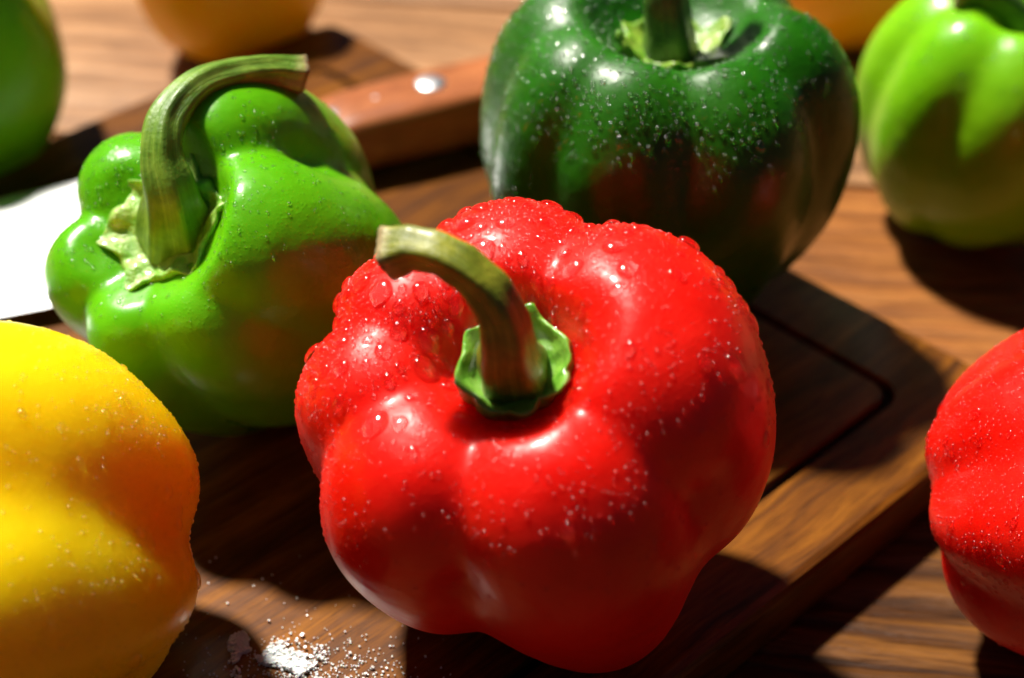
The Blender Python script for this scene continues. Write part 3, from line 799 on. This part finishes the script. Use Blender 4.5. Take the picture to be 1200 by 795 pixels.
stem_mesh('stem', [C0 + np.array(q) for q in ((0, 0, -.002), (-.002, -.001, .006), (-.007, -.002, .012), (-.013, -.003, .015), (-.019, -.003, .015))], [.0068, .0055, .0046, .0043, .0045], 5, .12, MAT['stalk_dark'], gr.root, gr.origin, seed=19, nl=40, nc=30)
add_drops(gr.W, gr.nv, gr.nu, gr.root, gr.origin, 0, 260, w_top(.03, .05, 70, 6), small_r=(.0004, .0007), seed=8)

# --- green pepper at the far left
gl = Pepper('bell_pepper', (-.1660, .1790), TABLE_Z, (-.1, .05, 1), .4,
    [L(a, 3.5, 1.55, top=7.6, Rb=2.7) for a in (20, 80, 140, 200, 262, 318)],
    7.6, MAT['lime'], 'green bell pepper cut by the left edge, past the tip of the knife', 'bell pepper', seed=41, nv=110, nu=170)
C0 = gl.loc((0, 0, 0))
calyx_mesh('calyx', gl.loc((0, 0, .05)), gl.R, .009, .002, [(30, .001, .003, 22), (110, .001, .003, 22), (190, .001, .003, 22), (280, .001, .003, 22)], MAT['calyx'], gl.root, gl.origin, seed=24, wrinkle=.0006, nc=80)
stem_mesh('stem', [C0 + np.array(q) for q in ((0, 0, -.002), (0, 0, .008), (.002, .001, .016), (.006, .001, .022))], [.0068, .0052, .0045, .0046], 5, .12, MAT['stalk_dark'], gl.root, gl.origin, seed=29, nl=30, nc=30)

# --- yellow-orange peppers at the far edge
ot = Pepper('bell_pepper', (-.0945, .2570), TABLE_Z, (.1, .1, 1), .2,
    [L(a, 3.5, 1.7, top=7.2, Rb=2.9) for a in (10, 72, 130, 195, 255, 315)],
    7.2, MAT['orange'], 'golden yellow bell pepper at the top left, beyond the hooked stem', 'bell pepper', seed=51, nv=110, nu=170, size=.86)
C0 = ot.loc((0, 0, 0))
calyx_mesh('calyx', ot.loc((0, 0, .05)), ot.R, .009, .002, [(30, .001, .003, 22), (110, .001, .003, 22), (190, .001, .003, 22), (280, .001, .003, 22)], MAT['calyx'], ot.root, ot.origin, seed=24, wrinkle=.0006, nc=80)
stem_mesh('stem', [C0 + np.array(q) for q in ((0, 0, -.002), (0, 0, .008), (.002, .001, .016), (.006, .001, .022))], [.0068, .0052, .0045, .0046], 5, .12, MAT['stalk_dark'], ot.root, ot.origin, seed=30, nl=30, nc=30)
o2 = Pepper('bell_pepper', (.1090, .2700), TABLE_Z, (-.05, .1, 1), .8,
    [L(a, 3.6, 1.7, top=7.4, Rb=2.9) for a in (0, 62, 125, 190, 250, 305)],
    7.4, MAT['orange'], 'orange bell pepper peeping out between the dark green and the lime green ones', 'bell pepper', seed=61, nv=110, nu=170, size=1.0)
C0 = o2.loc((0, 0, 0))
calyx_mesh('calyx', o2.loc((0, 0, .05)), o2.R, .009, .002, [(30, .001, .003, 22), (110, .001, .003, 22), (190, .001, .003, 22), (280, .001, .003, 22)], MAT['calyx'], o2.root, o2.origin, seed=26, wrinkle=.0006, nc=80)
stem_mesh('stem', [C0 + np.array(q) for q in ((0, 0, -.002), (0, 0, .008), (.002, .001, .016), (.006, .001, .022))], [.0068, .0052, .0045, .0046], 5, .12, MAT['stalk_dark'], o2.root, o2.origin, seed=31, nl=30, nc=30)

# --- yellow pepper lying at the lower left
ye = Pepper('bell_pepper', (-.0980, -.0250), 0.0, (-.90, -.25, .36), math.radians(22),
    [L(20, 4.2, 1.75, top=8, Rb=3.2), L(75, 4.2, 1.7, top=8, Rb=3.2, s=.95), L(122, 5.1, 1.5, top=7.4, Rb=2.6, belly=-.5), L(180, 4.2, 1.7, top=8, Rb=3.2), L(235, 4.2, 1.7, top=8, Rb=3.2), L(298, 4.2, 1.8, top=8, Rb=3.2)],
    8.0, MAT['yellow'], 'big yellow bell pepper lying on its side at the lower left corner', 'bell pepper', seed=71, nv=220, nu=340, size=.95, ksoft=.36, core=2.9)
calyx_mesh('calyx', ye.loc((0, 0, .05)), ye.R, .009, .002, [(30, .001, .003, 22), (110, .001, .003, 22), (190, .001, .003, 22), (280, .001, .003, 22)], MAT['calyx'], ye.root, ye.origin, seed=27, wrinkle=.0006, nc=80)
C0 = ye.loc((0, 0, 0))
stem_mesh('stem', [C0 + ye.R @ np.array(q) for q in ((0, 0, -.002), (0, 0, .008), (.002, .001, .016), (.006, .001, .022))], [.0068, .0052, .0045, .0046], 5, .12, MAT['stalk_green'], ye.root, ye.origin, seed=32, nl=30, nc=30)
add_drops(ye.W, ye.nv, ye.nu, ye.root, ye.origin, 26, 1500, lambda P, Nn: np.clip((P[:, 2] - .015) / .03, .1, 1) * (.2 + np.clip((P[:, 0] + .09) / .03, 0, 1)), big_r=(.0007, .0012), seed=9)

# --- red pepper cut by the right edge, lying on the table
rr_ = Pepper('bell_pepper', (.1170, .0035), TABLE_Z, (.90, -.28, .34), math.radians(16),
    [L(15, 3.9, 1.6, top=7.6, Rb=3.0), L(75, 3.9, 1.65, top=7.6, Rb=3.0), L(130, 3.9, 1.55, top=7.6, Rb=3.0), L(185, 3.9, 1.6, top=7.6, Rb=3.0), L(243, 3.9, 1.6, top=7.6, Rb=3.0), L(305, 3.9, 1.65, top=7.6, Rb=3.0)],
    7.6, MAT['red'], 'red bell pepper speckled with fine water beads, cut by the right edge', 'bell pepper', seed=81, nv=200, nu=320, size=.98, ksoft=.25, core=2.5)
calyx_mesh('calyx', rr_.loc((0, 0, .05)), rr_.R, .009, .002, [(30, .001, .003, 22), (110, .001, .003, 22), (190, .001, .003, 22), (280, .001, .003, 22)], MAT['calyx'], rr_.root, rr_.origin, seed=28, wrinkle=.0006, nc=80)
C0 = rr_.loc((0, 0, 0))
stem_mesh('stem', [C0 + rr_.R @ np.array(q) for q in ((0, 0, -.002), (0, 0, .008), (.002, .001, .016), (.006, .001, .022))], [.0068, .0052, .0045, .0046], 5, .12, MAT['stalk_red'], rr_.root, rr_.origin, seed=33, nl=30, nc=30)
add_drops(rr_.W, rr_.nv, rr_.nu, rr_.root, rr_.origin, 60, 3200, lambda P, Nn: np.clip((P[:, 2] - .0) / .03, .1, 1) * np.clip((.125 - P[:, 0]) / .02, .05, 1), big_r=(.0006, .001), seed=10)

# ------------------------------------------------------------------ spilled salt on the board, with a glare patch built of grains
def salt():
    rs = np.random.RandomState(5)
    cube = np.array([(x, y, z) for z in (0, 1) for y in (-.5, .5) for x in (-.5, .5)], float)
    CF = np.array([(0, 2, 3, 1), (4, 5, 7, 6), (0, 1, 5, 4), (2, 6, 7, 3), (0, 4, 6, 2), (1, 3, 7, 5)])
    nz = Noise3(330, seed=4)
    V = []; F = []; n = 0
    def grain(x, y, z, s):
        nonlocal n
        a = rs.uniform(0, 6.28); t = rs.normal() * .35
        c, s_ = math.cos(a), math.sin(a)
        q = cube * s * rs.uniform(.7, 1.2, 3)
        q = np.stack([q[:, 0], q[:, 1] * math.cos(t) - q[:, 2] * math.sin(t), q[:, 1] * math.sin(t) + q[:, 2] * math.cos(t)], 1)
        V.append(np.stack([x + q[:, 0] * c - q[:, 1] * s_, y + q[:, 0] * s_ + q[:, 1] * c, z + q[:, 2] - s * .1], 1)); F.append(CF + n); n += 8
    # dense streak: grains stand in for bright glare off a wet film
    A = np.array([-.0595, -.0150]); Bp = np.array([-.0475, -.0275])
    for _ in range(5200):
        t = rs.uniform(0, 1) ** .7; wd = .0010 + .0052 * t
        off = rs.normal() * wd * .6
        d = (Bp - A); dn = np.array([-d[1], d[0]]) / np.linalg.norm(d)
        p = A + d * t + dn * off
        if nz(np.array([[p[0], p[1], 0]]))[0] < -.35 - .4 * (1 - abs(off) / wd): continue
        grain(p[0], p[1], rs.uniform(0, .0006), rs.uniform(.00028, .00065))
    for _ in range(900):
        p = np.array([-.0430, -.0262]) + rs.normal(size=2) * np.array([.0085, .0052])
        grain(p[0], p[1], 0, rs.uniform(.0001, .0003) * (2.2 if rs.uniform() > .9 else 1.2))
    for _ in range(120):
        p = np.array([-.045, -.018]) + rs.normal(size=2) * np.array([.02, .014])
        grain(p[0], p[1], 0, rs.uniform(.00012, .0004))
    o = mesh_np('spilled_salt_and_glare', np.vstack(V), np.vstack(F), MAT['salt'], None, smooth=False)
    tag(o, 'white coarse salt, its dense streak standing in for wet glare, on the board between the yellow pepper and the middle red one', 'salt', kind='stuff')
salt()
